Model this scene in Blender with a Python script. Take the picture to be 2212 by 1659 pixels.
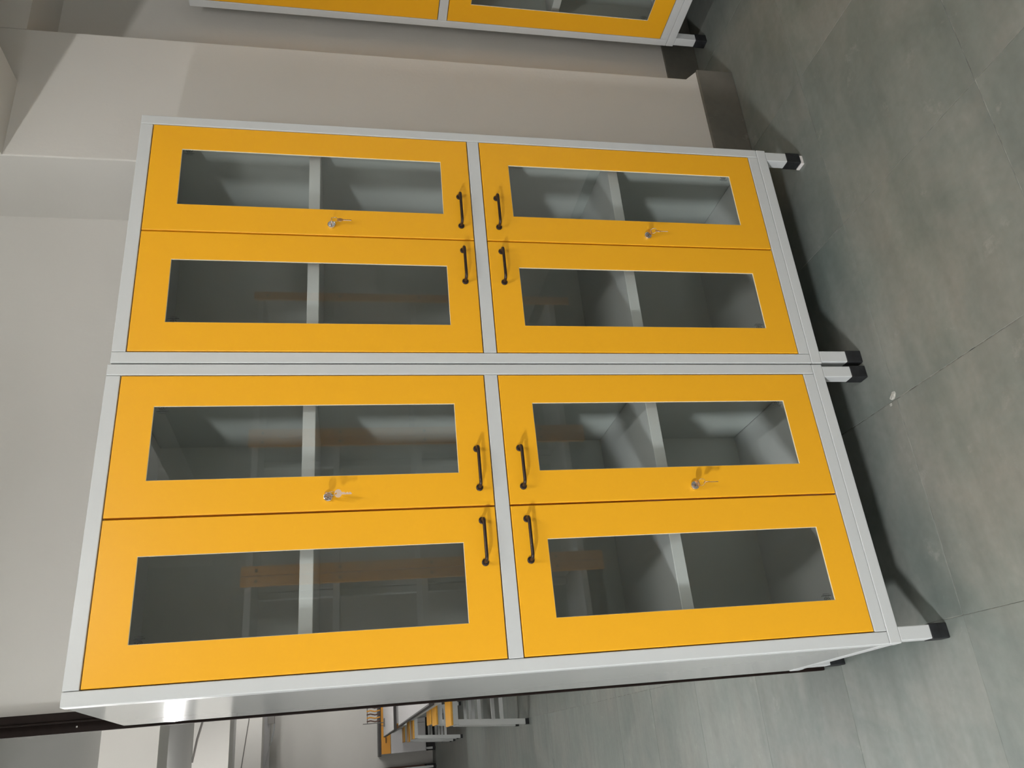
import bpy, bmesh, math, random
from mathutils import Vector, Matrix

random.seed(7)
for o in list(bpy.data.objects):
    bpy.data.objects.remove(o, do_unlink=True)
SC = bpy.context.scene
COL = SC.collection

# ------------------------------------------------------------------ camera
cam = bpy.data.cameras.new('camera')
cam.sensor_fit = 'HORIZONTAL'; cam.sensor_width = 36.0; cam.lens = 28.4123
cam.clip_start = 0.02; cam.clip_end = 100
co = bpy.data.objects.new('camera', cam); COL.objects.link(co)
cx, cy, cz = Vector((-.0922, -.1771, -.9799)), Vector((.8968, -.4424, -.0044)), Vector((-.4327, -.8792, .1996))
M = Matrix.Identity(4)
for i, v in enumerate((cx, cy, cz)):
    for k in range(3): M[k][i] = v[k]
M.translation = (-.198, -1.839, 1.4564)
co.matrix_world = M
SC.camera = co

# ------------------------------------------------------------------ world, exposure
w = bpy.data.worlds.new('world'); SC.world = w; w.use_nodes = True
w.node_tree.nodes['Background'].inputs[0].default_value = (.75, .82, .9, 1)
w.node_tree.nodes['Background'].inputs[1].default_value = .05
SC.view_settings.view_transform = 'Standard'
SC.view_settings.look = 'None'
SC.view_settings.gamma = 1.0
SC.view_settings.use_curve_mapping = False
SC.view_settings.exposure = 0.46
# lamp strengths (each lamp is a tube fixture built further down)
P_OVER, P_LEFT, P_FAR = 102.0, 385.0, 165.0

# ------------------------------------------------------------------ helpers
TH = math.radians(-1.7)            # the building is turned a little against the first cabinet
CT, ST = math.cos(TH), math.sin(TH)
def bw(a, b, z=0.0):               # building frame -> world
    return Vector((a*CT - b*ST, a*ST + b*CT, z))
BROT = Matrix.Rotation(TH, 4, 'Z')

def box(bm, x0, x1, y0, y1, z0, z1):
    vs = [bm.verts.new(p) for p in ((x0,y0,z0),(x1,y0,z0),(x1,y1,z0),(x0,y1,z0),(x0,y0,z1),(x1,y0,z1),(x1,y1,z1),(x0,y1,z1))]
    for f in ((3,2,1,0),(4,5,6,7),(0,1,5,4),(1,2,6,5),(2,3,7,6),(3,0,4,7)):
        bm.faces.new([vs[i] for i in f])
    return vs

def bbox(x0, x1, y0, y1, z0, z1, bev=0.0, seg=1):
    bm = bmesh.new(); box(bm, x0, x1, y0, y1, z0, z1)
    if bev:
        bmesh.ops.bevel(bm, geom=list(bm.edges), offset=bev, segments=seg, affect='EDGES', profile=.5)
    return bm

MESH = {}
def mesh(bm, name, key=None, smooth=False):
    if key is not None and key in MESH:
        bm.free(); return MESH[key]
    bmesh.ops.recalc_face_normals(bm, faces=list(bm.faces))
    me = bpy.data.meshes.new(name); bm.to_mesh(me); bm.free()
    if smooth:
        for p in me.polygons: p.use_smooth = True
        me.set_sharp_from_angle(angle=math.radians(40))
    if key is not None: MESH[key] = me
    return me

def obj(name, bm, mat, parent=None, key=None, smooth=False, loc=None):
    me = mesh(bm, name, key, smooth) if isinstance(bm, bmesh.types.BMesh) else bm
    if mat is not None and len(me.materials) == 0: me.materials.append(mat)
    o = bpy.data.objects.new(name, me); COL.objects.link(o)
    if parent is not None: o.parent = parent
    if loc is not None: o.location = loc
    return o

def empty(name, label, cat, loc=(0,0,0), rz=0.0, group=None):
    o = bpy.data.objects.new(name, None); COL.objects.link(o)
    o.empty_display_size = .1
    o.location = loc; o.rotation_euler = (0, 0, rz)
    o['label'] = label; o['category'] = cat
    if group: o['group'] = group
    return o

def tag(o, label, cat, group=None):
    o['label'] = label; o['category'] = cat
    if group: o['group'] = group
    return o

def struct(name, bm, mat, label, cat, rot=True, smooth=False):
    o = obj(name, bm, mat, smooth=smooth)
    if rot: o.rotation_euler = (0, 0, TH)
    o['kind'] = 'structure'; o['label'] = label; o['category'] = cat
    return o

def tube(bm, pts, rad, n=10, cap=True):
    pts = [Vector(p) for p in pts]
    rings = []
    up = Vector((0, 0, 1))
    prev = None
    for i, p in enumerate(pts):
        t = (pts[min(i+1, len(pts)-1)] - pts[max(i-1, 0)]).normalized()
        if prev is None:
            a = up if abs(t.dot(up)) < .9 else Vector((1, 0, 0))
            nrm = t.cross(a).normalized()
        else:
            nrm = (prev - t*prev.dot(t)).normalized()
        prev = nrm; bn = t.cross(nrm)
        r = rad[i] if isinstance(rad, (list, tuple)) else rad
        rings.append([bm.verts.new(p + (nrm*math.cos(2*math.pi*k/n) + bn*math.sin(2*math.pi*k/n))*r) for k in range(n)])
    for a, b in zip(rings, rings[1:]):
        for k in range(n):
            bm.faces.new((a[k], a[(k+1) % n], b[(k+1) % n], b[k]))
    if cap:
        bm.faces.new(rings[0][::-1]); bm.faces.new(rings[-1])

def lathe_y(bm, prof, n=20, cx=0, cz=0):
    """profile of (radius, y) turned about an axis along y"""
    rings = []
    for r, y in prof:
        if r < 1e-6: rings.append([bm.verts.new((cx, y, cz))])
        else: rings.append([bm.verts.new((cx + r*math.cos(2*math.pi*k/n), y, cz + r*math.sin(2*math.pi*k/n))) for k in range(n)])
    for a, b in zip(rings, rings[1:]):
        for k in range(n):
            if len(a) == 1 and len(b) == 1: continue
            if len(a) == 1: bm.faces.new((a[0], b[k], b[(k+1) % n]))
            elif len(b) == 1: bm.faces.new((a[k], a[(k+1) % n], b[0]))
            else: bm.faces.new((a[k], a[(k+1) % n], b[(k+1) % n], b[k]))

# ------------------------------------------------------------------ materials
def pm(name, col, rough=.5, metal=0.0, spec=.5, coat=0.0, noise=0.0, nscale=6.0, bump=0.0, bscale=250.0, rnoise=0.0):
    m = bpy.data.materials.new(name); m.use_nodes = True
    nt = m.node_tree; b = nt.nodes['Principled BSDF']
    b.inputs['Base Color'].default_value = (*col, 1)
    b.inputs['Roughness'].default_value = rough
    b.inputs['Metallic'].default_value = metal
    b.inputs['Specular IOR Level'].default_value = spec
    b.inputs['Coat Weight'].default_value = coat
    b.inputs['Coat Roughness'].default_value = .08
    tc = nt.nodes.new('ShaderNodeTexCoord')
    if noise or rnoise:
        n = nt.nodes.new('ShaderNodeTexNoise'); n.inputs['Scale'].default_value = nscale; n.inputs['Detail'].default_value = 4
        nt.links.new(tc.outputs['Object'], n.inputs['Vector'])
        if noise:
            r = nt.nodes.new('ShaderNodeValToRGB')
            r.color_ramp.elements[0].color = (*[c*(1-noise) for c in col], 1)
            r.color_ramp.elements[1].color = (*[min(1, c*(1+noise)) for c in col], 1)
            r.color_ramp.elements[0].position = .3; r.color_ramp.elements[1].position = .7
            nt.links.new(n.outputs['Fac'], r.inputs['Fac']); nt.links.new(r.outputs['Color'], b.inputs['Base Color'])
        if rnoise:
            mr = nt.nodes.new('ShaderNodeMapRange')
            mr.inputs['To Min'].default_value = max(0, rough-rnoise); mr.inputs['To Max'].default_value = rough+rnoise
            nt.links.new(n.outputs['Fac'], mr.inputs['Value']); nt.links.new(mr.outputs['Result'], b.inputs['Roughness'])
    if bump:
        n2 = nt.nodes.new('ShaderNodeTexNoise'); n2.inputs['Scale'].default_value = bscale
        nt.links.new(tc.outputs['Object'], n2.inputs['Vector'])
        bp = nt.nodes.new('ShaderNodeBump'); bp.inputs['Strength'].default_value = bump; bp.inputs['Distance'].default_value = .002
        nt.links.new(n2.outputs['Fac'], bp.inputs['Height']); nt.links.new(bp.outputs['Normal'], b.inputs['Normal'])
    return m

def emis(name, col, strength):
    m = bpy.data.materials.new(name); m.use_nodes = True
    nt = m.node_tree
    for n in list(nt.nodes):
        if n.type == 'BSDF_PRINCIPLED': nt.nodes.remove(n)
    e = nt.nodes.new('ShaderNodeEmission'); e.inputs[0].default_value = (*col, 1); e.inputs[1].default_value = strength
    nt.links.new(e.outputs[0], nt.nodes['Material Output'].inputs['Surface'])
    return m

def glass_mat():
    m = bpy.data.materials.new('clear_glass'); m.use_nodes = True
    nt = m.node_tree
    for n in list(nt.nodes):
        if n.type == 'BSDF_PRINCIPLED': nt.nodes.remove(n)
    tr = nt.nodes.new('ShaderNodeBsdfTransparent'); tr.inputs[0].default_value = (.945, .958, .95, 1)
    gl = nt.nodes.new('ShaderNodeBsdfGlossy'); gl.inputs['Roughness'].default_value = .0; gl.inputs[0].default_value = (1, 1, 1, 1)
    lw = nt.nodes.new('ShaderNodeLayerWeight'); lw.inputs['Blend'].default_value = .5
    pw = nt.nodes.new('ShaderNodeMath'); pw.operation = 'POWER'; pw.inputs[1].default_value = 5
    fr = nt.nodes.new('ShaderNodeMath'); fr.operation = 'MULTIPLY_ADD'; fr.inputs[1].default_value = .957; fr.inputs[2].default_value = .043
    nt.links.new(lw.outputs['Facing'], pw.inputs[0]); nt.links.new(pw.outputs[0], fr.inputs[0])
    mx = nt.nodes.new('ShaderNodeMixShader')
    nt.links.new(fr.outputs[0], mx.inputs[0]); nt.links.new(tr.outputs[0], mx.inputs[1]); nt.links.new(gl.outputs[0], mx.inputs[2])
    nt.links.new(mx.outputs[0], nt.nodes['Material Output'].inputs['Surface'])
    return m

def stone_mat(name, c0, c1, c2, rough):
    m = bpy.data.materials.new(name); m.use_nodes = True
    nt = m.node_tree; b = nt.nodes['Principled BSDF']; L = nt.links
    geo = nt.nodes.new('ShaderNodeNewGeometry')
    oi = nt.nodes.new('ShaderNodeObjectInfo')
    off = nt.nodes.new('ShaderNodeVectorMath'); off.operation = 'MULTIPLY_ADD'
    cmb = nt.nodes.new('ShaderNodeCombineXYZ')
    for i in range(3): L.new(oi.outputs['Random'], cmb.inputs[i])
    off.inputs[1].default_value = (.35, .35, .35)
    L.new(cmb.outputs[0], off.inputs[0]); L.new(geo.outputs['Position'], off.inputs[2])
    n = nt.nodes.new('ShaderNodeTexNoise'); n.inputs['Scale'].default_value = 3.2; n.inputs['Detail'].default_value = 7; n.inputs['Roughness'].default_value = .58; n.inputs['Distortion'].default_value = .6
    L.new(off.outputs[0], n.inputs['Vector'])
    r = nt.nodes.new('ShaderNodeValToRGB'); e = r.color_ramp.elements
    e[0].position = .3; e[0].color = (*c0, 1); e[1].position = .72; e[1].color = (*c2, 1)
    x = e.new(.5); x.color = (*c1, 1)
    L.new(n.outputs['Fac'], r.inputs['Fac'])
    # fine grain and per-slab tone
    n2 = nt.nodes.new('ShaderNodeTexNoise'); n2.inputs['Scale'].default_value = 42; n2.inputs['Detail'].default_value = 6
    L.new(off.outputs[0], n2.inputs['Vector'])
    mr = nt.nodes.new('ShaderNodeMapRange'); mr.inputs['To Min'].default_value = .86; mr.inputs['To Max'].default_value = 1.14
    L.new(n2.outputs['Fac'], mr.inputs['Value'])
    mr2 = nt.nodes.new('ShaderNodeMapRange'); mr2.inputs['To Min'].default_value = .95; mr2.inputs['To Max'].default_value = 1.04
    L.new(oi.outputs['Random'], mr2.inputs['Value'])
    mu = nt.nodes.new('ShaderNodeMath'); mu.operation = 'MULTIPLY'
    L.new(mr.outputs[0], mu.inputs[0]); L.new(mr2.outputs[0], mu.inputs[1])
    # drawn-out wipe streaks
    mp = nt.nodes.new('ShaderNodeMapping'); mp.inputs['Scale'].default_value = (1.6, 11, 1); mp.inputs['Rotation'].default_value = (0, 0, .5)
    L.new(off.outputs[0], mp.inputs['Vector'])
    n4 = nt.nodes.new('ShaderNodeTexNoise'); n4.inputs['Scale'].default_value = 1.6; n4.inputs['Detail'].default_value = 5
    L.new(mp.outputs[0], n4.inputs['Vector'])
    mr4 = nt.nodes.new('ShaderNodeMapRange'); mr4.inputs['From Min'].default_value = .3; mr4.inputs['From Max'].default_value = .7; mr4.inputs['To Min'].default_value = .90; mr4.inputs['To Max'].default_value = 1.10
    L.new(n4.outputs['Fac'], mr4.inputs['Value'])
    mu2 = nt.nodes.new('ShaderNodeMath'); mu2.operation = 'MULTIPLY'
    L.new(mu.outputs[0], mu2.inputs[0]); L.new(mr4.outputs[0], mu2.inputs[1]); mu = mu2
    mc = nt.nodes.new('ShaderNodeVectorMath'); mc.operation = 'SCALE'
    L.new(r.outputs['Color'], mc.inputs[0]); L.new(mu.outputs[0], mc.inputs['Scale'])
    # pale scuffs
    n3 = nt.nodes.new('ShaderNodeTexNoise'); n3.inputs['Scale'].default_value = 7; n3.inputs['Detail'].default_value = 10; n3.inputs['Roughness'].default_value = .75
    L.new(geo.outputs['Position'], n3.inputs['Vector'])
    r3 = nt.nodes.new('ShaderNodeValToRGB'); r3.color_ramp.elements[0].position = .60; r3.color_ramp.elements[1].position = .80
    r3.color_ramp.elements[1].color = (.6, .6, .6, 1)
    L.new(n3.outputs['Fac'], r3.inputs['Fac'])
    mix = nt.nodes.new('ShaderNodeMix'); mix.data_type = 'RGBA'
    mix.inputs['B'].default_value = (.42, .42, .38, 1)
    L.new(r3.outputs['Color'], mix.inputs['Factor']); L.new(mc.outputs[0], mix.inputs['A'])
    L.new(mix.outputs['Result'], b.inputs['Base Color'])
    rr = nt.nodes.new('ShaderNodeMapRange'); rr.inputs['To Min'].default_value = rough-.1; rr.inputs['To Max'].default_value = rough+.12
    L.new(n.outputs['Fac'], rr.inputs['Value']); L.new(rr.outputs[0], b.inputs['Roughness'])
    bp = nt.nodes.new('ShaderNodeBump'); bp.inputs['Strength'].default_value = .12; bp.inputs['Distance'].default_value = .002
    L.new(n2.outputs['Fac'], bp.inputs['Height']); L.new(bp.outputs['Normal'], b.inputs['Normal'])
    return m

m_yel = pm('yellow_powder_coat', (.90, .435, .016), .40, spec=.35, bump=.04, bscale=600)
m_wht = pm('pale_grey_powder_coat', (.60, .615, .617), .34, spec=.5, bump=.03, bscale=600)
m_side = pm('pale_grey_gloss_panel', (.46, .465, .458), .12, spec=.5)
m_in = pm('grey_cabinet_interior', (.52, .555, .54), .26, spec=.4)
m_rub = pm('black_rubber', (.012, .013, .015), .55, noise=.5, nscale=60)
m_han = pm('dark_bronze_metal', (.045, .030, .025), .36, metal=.5, spec=.5)
m_chr = pm('chrome', (.78, .78, .80), .10, metal=1)
m_dark = pm('keyhole_black', (.01, .01, .01), .6)
m_key = pm('nickel_brass_key', (.70, .52, .40), .25, metal=1)
m_gls = glass_mat()
m_bead = pm('cream_glazing_bead', (.80, .74, .55), .4)
m_prt = pm('black_print', (.01, .012, .012), .6)
m_wall = pm('painted_plaster', (.70, .682, .648), .85, spec=.25, noise=.025, nscale=1.6, bump=.15, bscale=90)
m_ceil = pm('ceiling_plaster', (.56, .555, .54), .9, spec=.2, noise=.02, nscale=1.2)
m_tile = stone_mat('green_grey_stone', (.132, .158, .146), (.180, .197, .181), (.224, .228, .207), .42)
m_grout = pm('grout', (.20, .20, .18), .9, noise=.85, nscale=26)
m_skirt = stone_mat('dark_stone_skirting', (.10, .10, .088), (.135, .13, .112), (.17, .16, .14), .5)
m_brown = pm('dark_brown_paint', (.013, .0075, .006), .6, spec=.15, noise=.2, nscale=40)
m_shim = pm('white_plastic', (.75, .72, .70), .5)
m_crumb = pm('dusty_plaster', (.42, .42, .39), .9, noise=.3, nscale=120)
m_tabl = pm('white_laminate', (.60, .59, .60), .3)
m_edge = pm('dark_edging', (.05, .045, .045), .5)
m_gap_shade = pm('black_gap_shade', (.012, .012, .013), .6)  # black for the shade under the far benches
m_seat = pm('yellow_orange_laminate', (.88, .45, .06), .4)
m_org = pm('orange_laminate', (.78, .34, .03), .4)
m_redb = pm('brown_board', (.10, .045, .03), .5)
m_frm = pm('white_steel_tube', (.62, .64, .64), .35)
m_cab = pm('cable_grey', (.16, .15, .14), .6)
m_over = emis('overhead_tube_glow', (1.0, .985, .955), P_OVER)
m_left = emis('side_tube_glow', (.98, .99, 1.0), P_LEFT)
m_far = emis('far_tube_glow', (1.0, .985, .96), P_FAR)

# ------------------------------------------------------------------ the setting
# floor: slab with stone tiles of their own
A0, B0, TS = .048, -.065, .571
floor = struct('floor', bbox(-6.45, 5.2, -4.75, 14.2, -.06, -.0012), m_grout, 'green-grey stone tiled floor of both rooms', 'floor')
gap = .0007
tile_me = mesh(bbox(gap, TS-gap, gap, TS-gap, -.020, 0, .0006), 'tile', 'tile')
tile_me.materials.append(m_tile)
I0, I1, J0, J1 = -5, 6, -5, 14
ntile = 0
for i in range(I0, I1):
    for j in range(J0, J1):
        if j > 0 and (i < -3 or i > 2): continue
        o = obj('tile', tile_me, None, floor)
        o.location = (A0 + i*TS, B0 + j*TS, random.uniform(-.0003, .0002))
        o.rotation_euler = (0, 0, random.choice((0, 0, .0015, -.0015)))
        ntile += 1
# the same stone further off, where the joints cannot be told apart
def far_slab(a0, a1, b0, b1):
    obj('far_paving', bbox(a0, a1, b0, b1, -.02, 0), m_tile, floor)
xl, xr = A0 - 3*TS, A0 + 3*TS
yb = B0 + J1*TS
far_slab(-6.45, xl, B0+TS, yb); far_slab(xr, 5.2, B0+TS, yb); far_slab(-6.45, 5.2, yb, 14.2)
far_slab(-6.45, A0+I0*TS, -4.75, B0+TS); far_slab(A0+I1*TS, 5.2, -4.75, B0+TS); far_slab(A0+I0*TS, A0+I1*TS, -4.75, B0+J0*TS)

ZC = 3.05
BWL = .605                                   # face of the wall behind the two cabinets
struct('ceiling', bbox(-6.45, 5.2, -4.75, 14.2, ZC, ZC+.1), m_ceil, 'plain off-white plaster ceiling', 'ceiling')
struct('wall_back', bbox(.034, 1.589, BWL, BWL+.16, 0, ZC), m_wall, 'off-white plaster wall behind the two yellow cabinets', 'wall')
struct('wall_back_left', bbox(-6.3, -1.15, BWL, BWL+.16, 0, ZC), m_wall, 'off-white plaster wall left of the dark door frame', 'wall')
struct('wall_back_lintel', bbox(-1.15, .034, BWL, BWL+.16, 2.62, ZC), m_wall, 'off-white plaster above the dark door frame', 'wall')
BCF = .292                                   # column face
struct('wall_column', bbox(1.589, 2.100, BCF, BWL+.16, 0, ZC, .004, 2), m_wall, 'plaster column face between the cabinets and the niche', 'wall')
struct('wall_niche', bbox(2.100, 3.02, .507, BWL+.16, 0, ZC), m_wall, 'shaded plaster wall at the back of the niche', 'wall')
struct('beam_niche', bbox(2.100, 3.02, BCF, .507, 2.468, ZC), m_wall, 'plaster lintel over the niche flush with the column', 'beam')
struct('beam_ceiling', bbox(1.589, 1.876, -4.6, BCF, 2.462, ZC), m_wall, 'ceiling beam running out from the column', 'beam')
struct('wall_right', bbox(3.02, 3.16, -4.75, BWL+.16, 0, ZC), m_wall, 'plaster wall behind the side cabinet', 'wall')
struct('wall_left', bbox(-6.45, -6.3, -4.75, 14.2, 0, ZC), m_wall, 'plaster wall on the far left of both rooms', 'wall')
struct('wall_front', bbox(-6.3, 3.02, -4.75, -4.6, 0, ZC), m_wall, 'plaster wall behind the photographer', 'wall')
struct('wall_far', bbox(-6.3, 5.2, 13.95, 14.2, 0, ZC), m_wall, 'far end wall of the next room', 'wall')
struct('wall_far_right', bbox(5.05, 5.2, BWL+.16, 13.95, 0, ZC), m_wall, 'right wall of the next room', 'wall')
struct('wall_mid', bbox(3.16, 5.05, BWL, BWL+.16, 0, ZC), m_wall, 'wall closing the next room beside the niche', 'wall')
for n, b in enumerate((4.33, 7.83, 11.33)):
    struct('beam_cross', bbox(-6.3, 5.05, b, b+.32, 2.69, ZC), m_wall, ('nearest', 'second', 'farthest')[n] + ' plaster cross beam of the next room', 'beam')

# dark stone skirting
def skirt(name, a0, a1, b0, b1, label):
    return struct(name, bbox(a0, a1, b0, b1, .0, .146, .002), m_skirt, label, 'skirting')
skirt('baseboard_column', 1.575, 2.140, BCF-.012, BCF+.002, 'dark grey stone skirting along the column foot')
skirt('baseboard_column_return', 2.098, 2.140, BCF+.002, .500, 'dark grey stone skirting round the column corner')
skirt('baseboard_niche', 2.141, 3.02, .497, .510, 'dark stone skirting at the back of the niche')
skirt('baseboard_back', .06, 1.575, BWL-.012, BWL+.002, 'dark stone skirting behind the two cabinets')
# sloped plaster fillet on the skirting at the column corner
bm = bmesh.new()
vs = [bm.verts.new(p) for p in ((2.097,BCF,.146),(2.138,BCF,.146),(2.097,BCF,.192),(2.097,.497,.146),(2.138,.497,.146),(2.097,.497,.192))]
for f in ((0,1,2),(5,4,3),(0,2,5,3),(1,4,5,2),(0,3,4,1)): bm.faces.new([vs[i] for i in f])
struct('trim_1', bm, m_wall, 'white plaster fillet on the skirting at the column corner', 'trim')

# dark brown door frame, right jamb in view
fr = struct('door_1', bbox(.012, .034, BWL-.030, BWL+.17, 0, 2.62, .002), m_brown, 'dark brown door frame at the edge of the left cabinet', 'door frame')
obj('jamb', bbox(-.0155, .012, BWL-.006, BWL+.012, 0, 2.60, .002), m_brown, fr)
obj('bead', bbox(.008, .0125, BWL-.036, BWL-.028, 0, 2.60, .001), m_brown, fr)
obj('head', bbox(-1.15, -.0155, BWL-.03, BWL+.15, 2.56, 2.62, .002), m_brown, fr)
obj('jamb', bbox(-1.15, -1.09, BWL-.03, BWL+.15, 0, 2.56, .002), m_brown, fr)
obj('screw', bbox(-.004, .000, BWL-.0075, BWL-.0055, 2.146, 2.150), m_chr, fr)

# ------------------------------------------------------------------ lamps
def tube_lamp(name, label, loc, rz, mat, length=1.2, tilt=None, group=None, wide=.03):
    """batten fitting: housing, end caps, glowing tube; local x along the tube, light side -z"""
    t = empty(name, label, 'lamp', loc, rz, group)
    if tilt is not None: t.rotation_euler = tilt
    h = length/2
    obj('housing', bbox(-h-.03, h+.03, -.020, .020, -.03, 0, .004), m_shim, t, ('housing', length))
    for s in (-1, 1):
        obj('end_cap', bbox(s*(h+.015)-.015, s*(h+.015)+.015, -.025, .025, -.078, -.028, .004), m_shim, t, ('cap', length, s))
    bm = bmesh.new(); tube(bm, [(-h, 0, -.058), (h, 0, -.058)], .016, 10)
    obj('tube', bm, mat, t, ('tube', length, mat.name), True)
    return t
def hung(*args, **kw):
    t = tube_lamp(*args, **kw)
    for s in (-1, 1):
        obj('hanging_rod', bbox(s*.45-.004, s*.45+.004, -.004, .004, .0005, ZC-t.location[2]-.0005), m_shim, t)
    return t
hung('tube_lamp', 'tube lamp hung above the aisle', bw(.62, -1.45, 2.80), TH + math.pi/2, m_over)
# square pendant over the left part of the room: opaque lid, deep diffuser below it
t = empty('pendant_lamp', 'square pendant lamp with an opaque lid in the cabinet room', 'lamp', (-2.9, -2.0, 2.46), .54)
obj('lid', bbox(-.28, .28, -.28, .28, .0, .03, .004), m_shim, t)
obj('diffuser', bbox(-.20, .20, -.20, .20, -.022, -.0005), m_left, t)
obj('hanging_rod', bbox(-.008, .008, -.008, .008, .0305, ZC-2.46-.0005), m_shim, t)
hung('tube_lamp', 'tube lamp nearest the door in the next room', bw(-.80, 6.05, 2.995), TH, m_far)
hung('tube_lamp', 'added unseen fill lamp on the right side of the next room', bw(1.9, 2.6, 2.80), TH, m_far)  # this and the hung lamps below: unseen, added to brighten the next room
hung('tube_lamp', 'added unseen fill lamp just behind the door opening', bw(-1.6, 2.4, 2.80), TH, m_far)
hung('tube_lamp', 'added unseen fill lamp over the farther worktable', bw(1.6, 9.6, 2.80), TH, m_far)
hung('tube_lamp', 'added unseen fill lamp by the far end wall', bw(2.9, 12.3, 2.80), TH, m_far)

# ------------------------------------------------------------------ cabinets
W, DEP, S_, H = .765, .515, .0297, 1.8789
ZT, ZM1, ZM2, ZB, ZS = 1.8469, .9727, .939, .0644, .0315
WA, WB = .1118, .2968
WU0, WU1, WL0, WL1 = 1.7653, 1.0557, .855, .147
SH = .0035                                    # front sheet of a door
DT = .018                                     # door thickness

def door_bm(x0, x1, z0, z1, wx0, wx1, wz0, wz1):
    """pressed door: thin front sheet with the window cut out, deep folded rim round the outside"""
    bm = bmesh.new()
    def loop(y, m, inner=False):
        r = ((wx0,wz0),(wx1,wz0),(wx1,wz1),(wx0,wz1)) if inner else ((x0+m,z0+m),(x1-m,z0+m),(x1-m,z1-m),(x0+m,z1-m))
        return [bm.verts.new((x, y, z)) for x, z in r]
    f_o, f_i = loop(0, 0), loop(0, 0, True)
    b_o, b_r, s_r, s_i = loop(DT, 0), loop(DT, .02), loop(SH, .02), loop(SH, 0, True)
    for p, q in ((f_o, f_i), (f_i, s_i), (s_i, s_r), (s_r, b_r), (b_r, b_o), (b_o, f_o)):
        for k in range(4):
            j = (k+1) % 4
            bm.faces.new((p[k], p[j], q[j], q[k]))
    ed = [e for e in bm.edges if all(v in f_o for v in e.verts)]
    bmesh.ops.bevel(bm, geom=ed, offset=.0020, segments=3, affect='EDGES', profile=.5)
    return bm

def bead_bm(x0, x1, z0, z1, t=.0009, y0=.0010, y1=.0036):
    bm = bmesh.new()
    for r in ((x0, x0+t, z0, z1), (x1-t, x1, z0, z1), (x0+t, x1-t, z0, z0+t), (x0+t, x1-t, z1-t, z1)):
        box(bm, r[0], r[1], y0, y1, r[2], r[3])
    return bm

def handle_bm(xc, zc):
    bm = bmesh.new(); r = .0040; L = .050; so = -.027; c = .011
    pts = [(xc-L, 0, zc)]
    pts += [(xc-L, so+c, zc)] + [(xc-L+c-c*math.cos(t), so+c-c*math.sin(t), zc) for t in (math.pi/8, math.pi/4, 3*math.pi/8)] + [(xc-L+c, so, zc)]
    pts += [(2*xc-p[0], p[1], p[2]) for p in reversed(pts)]
    tube(bm, pts, r, 10)
    for s in (-1, 1):
        lathe_y(bm, [(.0086, 0), (.0086, -.0024), (.0078, -.0032), (.0050, -.0036), (.0, -.0036)], 16, xc+s*L, zc)
    return bm

def lock_bm(xc, zc):
    bm = bmesh.new()
    lathe_y(bm, [(.0112, 0), (.0112, -.0035), (.0104, -.0062), (.0092, -.0066), (.0086, -.0052), (.0064, -.0050), (.0060, -.0064), (0, -.0064)], 28, xc, zc)
    return bm

def print_bm(cx0, cz0, flip):
    """stamp etched on the glass: crest of two brackets, a drop and a cup, a script line and a small line"""
    bm = bmesh.new(); y0 = -.0003
    s = -1 if flip else 1
    def P(t, h):                               # t along the script, h towards its top
        return (cx0 + s*h, y0, cz0 - s*t)
    def stroke(pts, wd):
        for (t0, h0), (t1, h1) in zip(pts, pts[1:]):
            d = math.hypot(t1-t0, h1-h0) or 1e-9
            nx, ny = -(h1-h0)/d*wd/2, (t1-t0)/d*wd/2
            bm.faces.new([bm.verts.new(P(*q)) for q in ((t0+nx, h0+ny), (t1+nx, h1+ny), (t1-nx, h1-ny), (t0-nx, h0-ny))])
    m = .00135
    for sg in (-1, 1):                          # brackets
        stroke([(sg*4.2*m, 8.4*m), (sg*5.6*m, 8.0*m), (sg*6.0*m, 5.2*m), (sg*4.8*m, 3.4*m), (sg*3.2*m, 3.0*m)], .8*m)
        stroke([(sg*3.6*m, 6.0*m), (sg*3.9*m, 4.4*m)], 1.2*m)
    stroke([(-4.6*m, 2.4*m), (-2.4*m, 1.6*m), (0, 1.4*m), (2.4*m, 1.6*m), (4.6*m, 2.4*m)], .7*m)
    stroke([(0, 9.0*m), (-1.9*m, 5.4*m), (-1.2*m, 3.3*m), (1.2*m, 3.3*m), (1.9*m, 5.4*m), (0, 9.0*m)], 1.0*m)
    # script line
    pts = [(-9.5*m, -2.4*m), (-8.8*m, -.6*m), (-8.0*m, -1.9*m)]
    for k in range(22):
        pts.append((-7.4*m + k*.68*m, (-1.9 + (1.25 if k % 2 else 0) + (.7 if k in (5, 13) else 0))*m))
    pts += [(8.4*m, -1.6*m), (10.2*m, .4*m)]
    stroke(pts, .55*m)
    stroke([(-6.5*m, -3.9*m), (-3*m, -4.4*m), (3*m, -4.5*m), (6.8*m, -3.9*m)], .55*m)
    return bm

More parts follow.
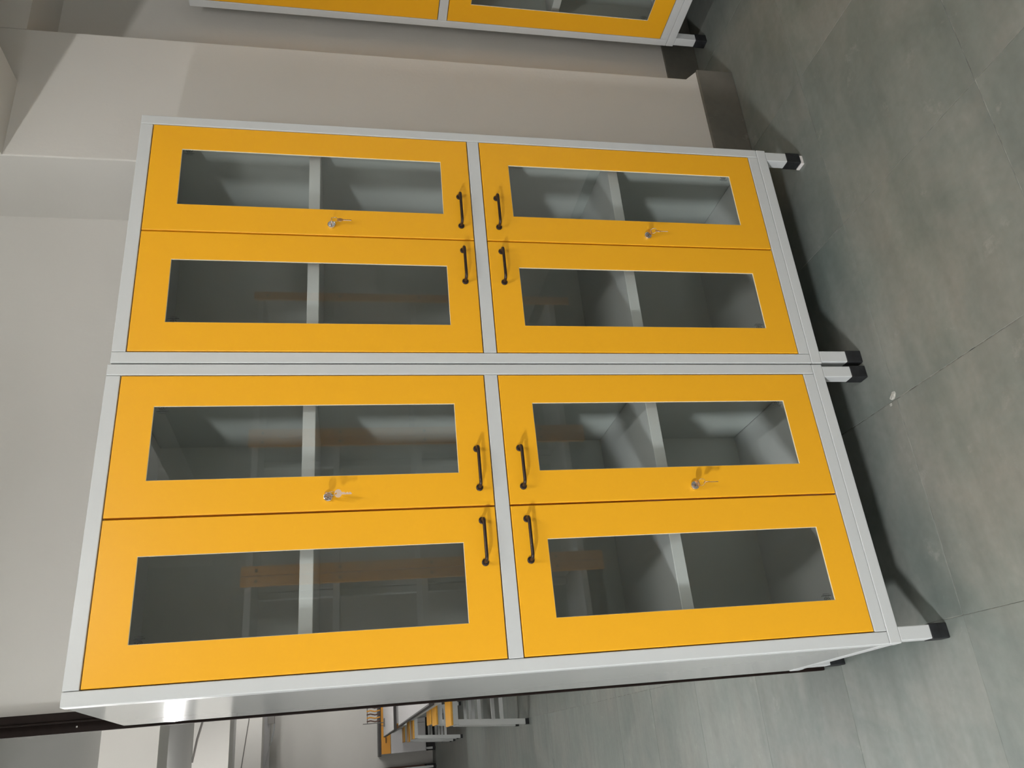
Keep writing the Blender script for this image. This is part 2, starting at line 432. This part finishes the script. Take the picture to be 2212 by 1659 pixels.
def cabinet(label, loc, rz, legs, shims=(), group='yellow door storage cabinets', foot=.1365):
    """local frame: x along the front, y into the depth, z up; legs = four heights FL, FR, BL, BR"""
    t = empty('storage_cabinet', label, 'cabinet', loc, rz, group)
    z = foot
    k = ('cab', round(foot, 4))
    e = .0009
    obj('stile', bbox(0, S_, 0, .030, z+ZS+e, z+H, .0022, 3), m_wht, t, k+('tl',))
    obj('stile', bbox(W-S_, W, 0, .030, z+ZS+e, z+H, .0022, 3), m_wht, t, k+('tr',))
    obj('side_panel', bbox(.0018, S_, .0304, DEP, z+ZS+e, z+H-.0005, .0012), m_side, t, k+('sl',))
    obj('side_panel', bbox(W-S_, W-.0018, .0304, DEP, z+ZS+e, z+H-.0005, .0012), m_side, t, k+('sr',))
    obj('top_panel', bbox(S_+e, W-S_-e, .0004, DEP, z+ZT, z+H, .0016, 2), m_wht, t, k+('tp',))
    obj('bottom_panel', bbox(S_+e, W-S_-e, .0004, DEP, z+ZS+e, z+ZB, .0016, 2), m_wht, t, k+('bp',))
    obj('middle_rail', bbox(S_+e, W-S_-e, .0004, .462, z+ZM2, z+ZM1, .0012, 2), m_wht, t, k+('mr',))
    obj('back_panel', bbox(S_+e, W-S_-e, .463, .475, z+ZB, z+ZT, 0), m_in, t, k+('bk',))
    for s in (0, 1):
        x0 = S_ if s == 0 else W-S_-.0012
        for n, (p, q) in enumerate(((ZB, ZM2), (ZM1, ZT))):
            obj('inner_lining', bbox(x0, x0+.0012, .02, .462, z+p+.001, z+q-.001), m_in, t, k+('li', s, n))
    for zc in ((ZM1+ZT)/2+.003, (ZB+ZM2)/2+.012):
        obj('shelf', bbox(S_+.002, W-S_-.002, .045, .462, z+zc-.0155, z+zc+.0155, .0012), m_wht, t, k+('sh', round(zc, 3)))
    # tubular base
    obj('base_rail', bbox(.0, W, .0, .034, z, z+ZS, .0022, 2), m_wht, t, k+('b1',))
    obj('base_rail', bbox(.0, W, DEP-.034, DEP, z, z+ZS, .0022, 2), m_wht, t, k+('b2',))
    obj('base_rail', bbox(.001, .034, .0345, DEP-.0345, z, z+ZS, .0022, 2), m_wht, t, k+('b3',))
    obj('base_rail', bbox(W-.034, W-.001, .0345, DEP-.0345, z, z+ZS, .0022, 2), m_wht, t, k+('b4',))
    BH = .050
    for n, (lx, ly) in enumerate(((.0055, .001), (W-.0395, .001), (.0055, DEP-.035), (W-.0395, DEP-.035))):
        zz = foot - legs[n]
        lg = obj('leg', bbox(lx, lx+.034, ly, ly+.034, zz+.006, z, .0022, 2), m_wht, t, k+('lg', n, legs[n]))
        obj('rubber_boot', bbox(lx-.0018, lx+.0358, ly-.0018, ly+.0358, zz, zz+BH, .0028, 2), m_rub, lg, k+('bt', n, legs[n]))
    # doors
    g = .0024
    for row, (z0, z1, w0, w1) in enumerate(((ZM1+g, ZT-g, WU1, WU0), (ZB+g, ZM2-g, WL1, WL0))):
        for side in (0, 1):
            if side == 0: x0, x1, a, b = S_+g, W/2-.0024, WA, WB
            else: x0, x1, a, b = W/2+.0024, W-S_-g, W-WB, W-WA
            kk = k + (row, side)
            d = obj('door', door_bm(x0, x1, z+z0, z+z1, a, b, z+w0, z+w1), m_yel, t, kk+('d',))
            obj('glass_pane', bbox(a-.008, b+.008, .0038, .0078, z+w0-.008, z+w1+.008), m_gls, d, kk+('g',))
            obj('glazing_bead', bead_bm(a, b, z+w0, z+w1), m_bead, d, kk+('gb',))
            hz = z + (1.0085 if row == 0 else .9005)
            hx = .2965 if side == 0 else .4785
            obj('handle', handle_bm(hx, hz), m_han, d, kk+('h',), True)
            if side == 1:
                lz = z + (1.3645 if row == 0 else .4565)
                obj('lock', lock_bm(.416, lz), m_chr, d, kk+('l',), True)
                obj('keyhole', bbox(.4135, .4185, -.0072, -.0062, lz-.0011, lz+.0011), m_dark, d, kk+('kh',))
            # stamp on the glass
            ez = z + (w1-.0190 if row == 0 else w0+.0200)
            ex = (a+.0105) if side == 0 else (b-.0105)
            obj('glass_stamp', print_bm(ex, ez, side == 0), m_prt, d, kk+('p',), loc=(0, .0037, 0))
    return t

Fh = .1365
cabA = cabinet('tall grey cabinet with yellow glass doors beside the dark door frame', (0, 0, 0), 0.0, (Fh, Fh, Fh, Fh))
fb = .1320
BYAW = -.02764
cabB = cabinet('tall grey cabinet with yellow glass doors beside the plaster column', (.7686, .0006, 0), BYAW, (fb, fb-.011, fb, fb-.011), foot=fb)
cabC = cabinet('yellow glass-doored cabinet in the niche, cut off by the photo edge', (2.430, .358, 0), -math.pi/2, (Fh, Fh, Fh, Fh))
# white packers under the raised feet of the second cabinet
def in_cab(cab, x, y, z=0.0):
    r = cab.rotation_euler[2]; c, s = math.cos(r), math.sin(r)
    return Vector((cab.location[0] + x*c - y*s, cab.location[1] + x*s + y*c, z))
for lx, ly, n in ((W-.0225, .018, 'front'), (W-.0225, DEP-.018, 'back')):
    o = obj('packer', bbox(-.0235, .010, -.0165, .0165, 0, .0109, .001), m_shim, None, 'packer')
    o.location = in_cab(cabB, lx+.002, ly); o.rotation_euler = (0, 0, BYAW)
    tag(o, 'small white packer under the %s right foot of the column-side cabinet' % n, 'packer')

# ------------------------------------------------------------------ keys hanging in the locks
def bow_plate(bm, org, ux, uy, rad, th):
    """flat rounded key bow with a hole, plus the blade along -uy"""
    un = ux.cross(uy).normalized()
    n = 18
    outer = [org + ux*(rad*1.05*math.cos(t)) + uy*(rad*.92*math.sin(t)) for t in [2*math.pi*k/n for k in range(n)]]
    inner = [org + uy*(rad*.55) + (ux*math.cos(t) + uy*math.sin(t))*rad*.24 for t in [2*math.pi*k/n for k in range(n)]]
    rr = []
    for s in (-1, 1):
        rr.append(([bm.verts.new(p + un*th*s/2) for p in outer], [bm.verts.new(p + un*th*s/2) for p in inner]))
    for k in range(n):
        q = (k+1) % n
        for (o_, i_) in rr: bm.faces.new((o_[k], o_[q], i_[q], i_[k]))
        bm.faces.new((rr[0][0][k], rr[0][0][q], rr[1][0][q], rr[1][0][k]))
        bm.faces.new((rr[0][1][k], rr[0][1][q], rr[1][1][q], rr[1][1][k]))
def blade(bm, org, ux, uy, length, wd, th):
    un = ux.cross(uy).normalized()
    prof = [(-wd/2, 0), (-wd/2, length*.92), (-wd*.2, length), (wd*.25, length*.93)]
    k = 5
    for i in range(k):
        f = .88 - i*.13
        prof += [(wd*(.5 if i % 2 else .22), length*f), (wd*(.22 if i % 2 else .5), length*(f-.05))]
    prof += [(wd/2, 0)]
    a = [bm.verts.new(org + ux*x - uy*y - un*th/2) for x, y in prof]
    b = [bm.verts.new(org + ux*x - uy*y + un*th/2) for x, y in prof]
    bm.faces.new(a); bm.faces.new(b[::-1])
    for i in range(len(prof)):
        j = (i+1) % len(prof); bm.faces.new((a[i], a[j], b[j], b[i]))

def key_bunch(cab, foot, row, turn, twist, label):
    lz = foot + (1.3645 if row == 0 else .4565)
    base = in_cab(cab, .416, -.0066, lz)
    t = empty('key_bunch', label, 'keys', base, cab.rotation_euler[2], 'keys hanging in the cabinet locks')
    Y = Vector((0, -1, 0))
    ct, st = math.cos(turn), math.sin(turn)
    # key in the lock: bow standing off the door, seen nearly edge on
    bm = bmesh.new()
    ux = Vector((ct, 0, st))
    bow_plate(bm, Vector((0, -.0140, 0)), ux, Y, .0092, .0016)
    box(bm, -.0018, .0018, -.0066, .0004, -.0006, .0006)
    k1 = obj('key', bm, m_key, t, None)
    k1['label'] = 'key standing in the lock'
    # ring through both bows
    hole = Vector((0, -.0140 - .0092*.55, 0))
    rr = .0092
    cen = hole + Vector((0, -.0015, -rr*.92))
    ax = Vector((math.cos(twist+1.1), math.sin(twist+1.1), 0))
    bm = bmesh.new()
    tube(bm, [cen + ax*rr*math.sin(2*math.pi*i/24) + Vector((0, 0, rr*math.cos(2*math.pi*i/24))) for i in range(25)], .00055, 6, cap=False)
    obj('split_ring', bm, m_chr, t, None, True)
    # second key hanging down
    bm = bmesh.new()
    uy = Vector((0, 0, 1)); ux2 = Vector((math.cos(twist), math.sin(twist), 0))
    top = cen - Vector((0, 0, rr))
    c2 = top - uy*(.0092*.55)
    bow_plate(bm, c2, ux2, uy, .0092, .0015)
    blade(bm, c2 - uy*.0078, ux2, uy, .0235, .0056, .0015)
    k2 = obj('key', bm, m_key, t, None)
    k2['label'] = 'spare key hanging from the ring'
    return t
key_bunch(cabA, Fh, 0, .9, -.35, 'keys in the upper lock of the cabinet beside the door frame')
key_bunch(cabA, Fh, 1, .45, 1.35, 'keys in the lower lock of the cabinet beside the door frame')
key_bunch(cabB, fb, 0, .05, .55, 'keys in the upper lock of the cabinet beside the column')
key_bunch(cabB, fb, 1, .35, .75, 'keys in the lower lock of the cabinet beside the column')

# ------------------------------------------------------------------ unseen racks, shaped to give the orange reflections in the glass
def rack(a, label):
    t = empty('reflection_rack', label, 'rack', bw(a, -2.62), TH, 'unseen racks added for the glass reflections')
    Wd, Dp = .804, .40
    for sx in (-1, 1):
        u = obj('upright', bbox(sx*(Wd/2-.026)-.026, sx*(Wd/2-.026)+.026, -.018, 0, 0, 2.02, .002), m_org, t, ('ru', sx))
        for zz in (.28, 1.0, 1.50, 1.94):
            bm = bmesh.new(); lathe_y(bm, [(.009, 0), (.008, .003), (0, .004)], 10, sx*(Wd/2-.026), zz)
            obj('bolt', bm, m_han, u, ('rb', sx, zz), True)
        obj('rear_post', bbox(sx*(Wd/2-.02)-.02, sx*(Wd/2-.02)+.02, -Dp, -Dp+.04, 0, 2.0, .002), m_frm, t, ('rp', sx))
    for zz in (.12, .58, 1.04, 1.52, 1.98):
        obj('shelf', bbox(-Wd/2, Wd/2, -Dp, -.019, zz-.018, zz+.018, .002), m_frm, t, ('rs', zz))
    return t
rack(.55, 'unseen rack added for its orange reflection, opposite the door-frame cabinet')
rack(1.36, 'middle unseen rack added for its orange reflection, across the aisle')
rack(2.17, 'unseen rack added for its orange reflection, opposite the column')

# ------------------------------------------------------------------ next room
def stool(x, y, label):
    t = empty('lab_stool', label, 'stool', (x, y, 0), TH, 'stools along the worktables')
    sw, sd, h = .18, .20, .64
    obj('seat', bbox(-sw, sw, -sd, sd, h-.020, h, .003), m_seat, t, 'st_seat')
    for s in (-1, 1):
        obj('seat_rail', bbox(-sw+.004, sw-.004, s*(sd-.018)-.014, s*(sd-.018)+.014, h-.062, h-.0205), m_frm, t, ('st_r', s))
        obj('seat_rail', bbox(s*(sw-.018)-.014, s*(sw-.018)+.014, -sd+.034, sd-.034, h-.062, h-.0205), m_frm, t, ('st_q', s))
    for sx in (-1, 1):
        for sy in (-1, 1):
            bm = bmesh.new(); r = .021
            top = Vector((sx*(sw-.02), sy*(sd-.02), h-.062)); bot = Vector((sx*(sw+.02), sy*(sd+.025), .012))
            vs = [bm.verts.new(c + Vector((ax*r, ay*r, 0))) for c in (bot, top) for ax, ay in ((-1,-1),(1,-1),(1,1),(-1,1))]
            for f in ((3,2,1,0),(4,5,6,7),(0,1,5,4),(1,2,6,5),(2,3,7,6),(3,0,4,7)): bm.faces.new([vs[i] for i in f])
            lg = obj('leg', bm, m_frm, t, ('st_l', sx, sy))
            obj('foot_cap', bbox(bot.x-.023, bot.x+.023, bot.y-.023, bot.y+.023, 0, .03), m_rub, lg, ('st_f', sx, sy))
        obj('stretcher', bbox(sx*(sw+.008)-.012, sx*(sw+.008)+.012, -sd-.004, sd+.004, .17, .20), m_frm, t, ('st_s', sx))
        obj('stretcher', bbox(-sw-.004, sw+.004, sx*(sd+.012)-.012, sx*(sd+.012)+.012, .205, .235), m_frm, t, ('st_t', sx))
    return t
stool(.388, 5.47, 'nearest orange-topped stool with splayed white legs')
stool(.475, 6.70, 'second orange-topped stool from the door, at the near worktable')
stool(.520, 7.33, 'third orange-topped stool from the door, at the near worktable')
stool(.512, 9.83, 'nearest of the three stools at the farther worktable')
stool(.518, 10.68, 'middle stool of the three at the farther worktable')
stool(.570, 11.82, 'last stool of the three at the farther worktable')

def table(b0, b1, a0, label):
    t = empty('work_table', label, 'table', bw(a0, b0), TH, 'white worktables of the next room')
    L, Wd, h = b1-b0, 1.25, .90
    obj('table_top', bbox(.012, Wd-.012, .012, L-.012, h-.032, h, .002), m_tabl, t)
    for n, r in enumerate(((0, .012, 0, L), (Wd-.012, Wd, 0, L), (.0122, Wd-.0122, 0, .012), (.0122, Wd-.0122, L-.012, L))):
        obj('edge_band', bbox(r[0], r[1], r[2], r[3], h-.036, h+.001), m_edge, t)
    for s in (.06, Wd-.08):
        obj('apron', bbox(s, s+.02, .06, L-.06, h-.12, h-.037), m_org, t)
        obj('lower_rail', bbox(s-.01, s+.03, .06, L-.06, h-.165, h-.121), m_frm, t)
    k = max(2, int(round(L/1.2))+1)
    for i in range(k):
        yy = .06 + (L-.16)*i/(k-1)
        for s in (.46, Wd-.11):
            lg = obj('leg', bbox(s, s+.04, yy, yy+.04, .03, h-.166, .002), m_frm, t)
            obj('rubber_boot', bbox(s-.002, s+.042, yy-.002, yy+.042, 0, .05), m_rub, lg)
        obj('foot_rail', bbox(.502, Wd-.112, yy+.005, yy+.035, .14, .17), m_frm, t)
    obj('knee_panel', bbox(Wd/2-.01, Wd/2+.01, .1, L-.1, .25, h-.037), m_redb, t)
    return t
table(4.30, 8.28, .163, 'long white worktable nearer the door, with dark edge')
table(9.32, 12.75, .155, 'white worktable farther off, behind the near one')

def bench(a, label, drawers=True, wd=.9):
    t = empty('wall_bench', label, 'bench', bw(a, 13.35), TH, 'benches along the far wall')
    obj('bench_top', bbox(-.03, wd+.0, -.03, .58, .925, .965, .003), m_edge, t)
    n = 2
    for i in range(n):
        x0, x1 = wd*i/n + .004, wd*(i+1)/n - .004
        if drawers:
            d = obj('drawer', bbox(x0, x1, -.02, 0, .762, .918, .003), m_org, t)
            obj('handle', bbox((x0+x1)/2-.05, (x0+x1)/2+.05, -.045, -.0205, .835, .847), m_han, d)
            d = obj('door', bbox(x0, x1, -.02, 0, .165, .755, .003), m_tabl, t)
            obj('handle', bbox(x1-.07, x1-.055, -.045, -.0205, .55, .66), m_han, d)
    if drawers:
        obj('carcass', bbox(.0, wd-.002, .001, .55, .16, .924), m_tabl, t)
    else:
        obj('back_panel', bbox(.0, wd-.002, .50, .52, .16, .924), m_redb, t)
        obj('apron', bbox(.0, wd-.002, -.01, .01, .86, .924), m_frm, t)
    obj('gap_shade', bbox(.0, wd-.002, .08, .5, 0, .159), m_gap_shade, t)  # black box put in for the deep shadow under the bench
    for x0 in (.02, wd-.06):
        lg = obj('leg', bbox(x0, x0+.035, 0.002, .037, .03, .1595 if drawers else .859), m_frm, t)
        obj('rubber_boot', bbox(x0-.002, x0+.037, 0, .039, 0, .05), m_rub, lg)
    return t
bench(-.10, 'dark-topped bench with orange drawers and white doors by the far wall')
bench(-1.28, 'open dark-topped bench left of the orange drawers', drawers=False, wd=.97)

# burette stand with orange tubing on the farther table
p = bw(.36, 12.2, .90)
t = empty('lab_stand', 'thin metal stand with orange tubing on the farther worktable', 'stand', p, TH)
obj('base', bbox(-.06, .06, -.09, .09, .001, .014, .002), m_cab, t)
bm = bmesh.new(); tube(bm, [(0, 0, .014), (0, 0, .34)], .006, 8); obj('rod', bm, m_cab, t, None, True)
bm = bmesh.new(); tube(bm, [(.0, -.012, .27), (.26, -.012, .27)], .006, 8); obj('clamp_arm', bm, m_cab, t, None, True)
for i in range(5):
    bm = bmesh.new(); x = .03 + i*.05
    tube(bm, [(x, -.02, .28), (x+.01, -.02, .22), (x-.008, -.02, .15), (x+.006, -.02, .07)], .010, 8)
    obj('tubing', bm, m_org if i % 2 else m_redb, t, None, True)

# white duct under the ceiling before the far wall with its bracket
t = empty('box_duct', 'white box duct running under the ceiling at the far wall', 'duct', bw(-1.5, 13.60, 2.78), TH)
obj('duct_body', bbox(0, 5.0, 0, .16, 0, .165, .004), m_tabl, t)
obj('hanger', bbox(2.26, 2.30, .05, .11, .166, ZC-2.78-.001), m_frm, t)
obj('hanger', bbox(1.0, 1.04, .05, .11, .166, ZC-2.78-.001), m_frm, t)
obj('bracket', bbox(2.04, 2.27, -.03, -.001, -.085, .03, .004), m_chr, t)
bm = bmesh.new(); tube(bm, [(2.06, -.015, -.08), (1.94, -.015, -.075), (1.76, -.015, -.035)], .013, 8); obj('elbow_pipe', bm, m_frm, t, None, True)
bm = bmesh.new(); tube(bm, [(1.76, -.015, -.035), (1.60, -.015, .02), (1.40, -.015, .06)], .004, 6); obj('cord', bm, m_frm, t, None, True)

# cables fixed on the beams
def cable(pts, r, label):
    bm = bmesh.new(); tube(bm, pts, r, 8)
    o = obj('loose_cable', bm, m_cab, None, None, True); tag(o, label, 'cable'); return o
def on_beam(b, X, z):      # world X on the face of a cross beam
    Yw = b*CT + (X + b*ST)/CT*ST
    return (X, Yw - .012, z)
cable([on_beam(7.83, .75, 2.93), on_beam(7.83, .58, 2.972), on_beam(7.83, .43, 3.01), on_beam(7.83, .21, 3.048)], .011, 'short dark cable slanting over the second cross beam')
cable([on_beam(11.33, 1.3, 2.83), on_beam(11.33, .865, 2.875), on_beam(11.33, .23, 2.955), on_beam(11.33, -.4, 3.02)], .006, 'thin cable slanting over the farthest cross beam')

# crumbs of plaster left on the floor in front of the cabinets
def crumb(x, y, r, label, seed):
    rnd = random.Random(seed); bm = bmesh.new()
    bmesh.ops.create_icosphere(bm, subdivisions=2, radius=1)
    for v in bm.verts:
        k = 1 + rnd.uniform(-.35, .25)
        v.co = Vector((v.co.x*r*k, v.co.y*r*.75*k, max(0, v.co.z)*r*.16*k))
    o = obj('plaster_crumb', bm, m_crumb, None); o.location = (x, y, .0002); o.rotation_euler = (0, 0, rnd.uniform(0, 3))
    tag(o, label, 'debris', 'plaster crumbs on the floor')
crumb(.631, -.072, .013, 'pale plaster crumb on the floor before the paired cabinet feet', 3)
crumb(.612, -.055, .006, 'smaller plaster crumb beside the larger one by the paired feet', 5)
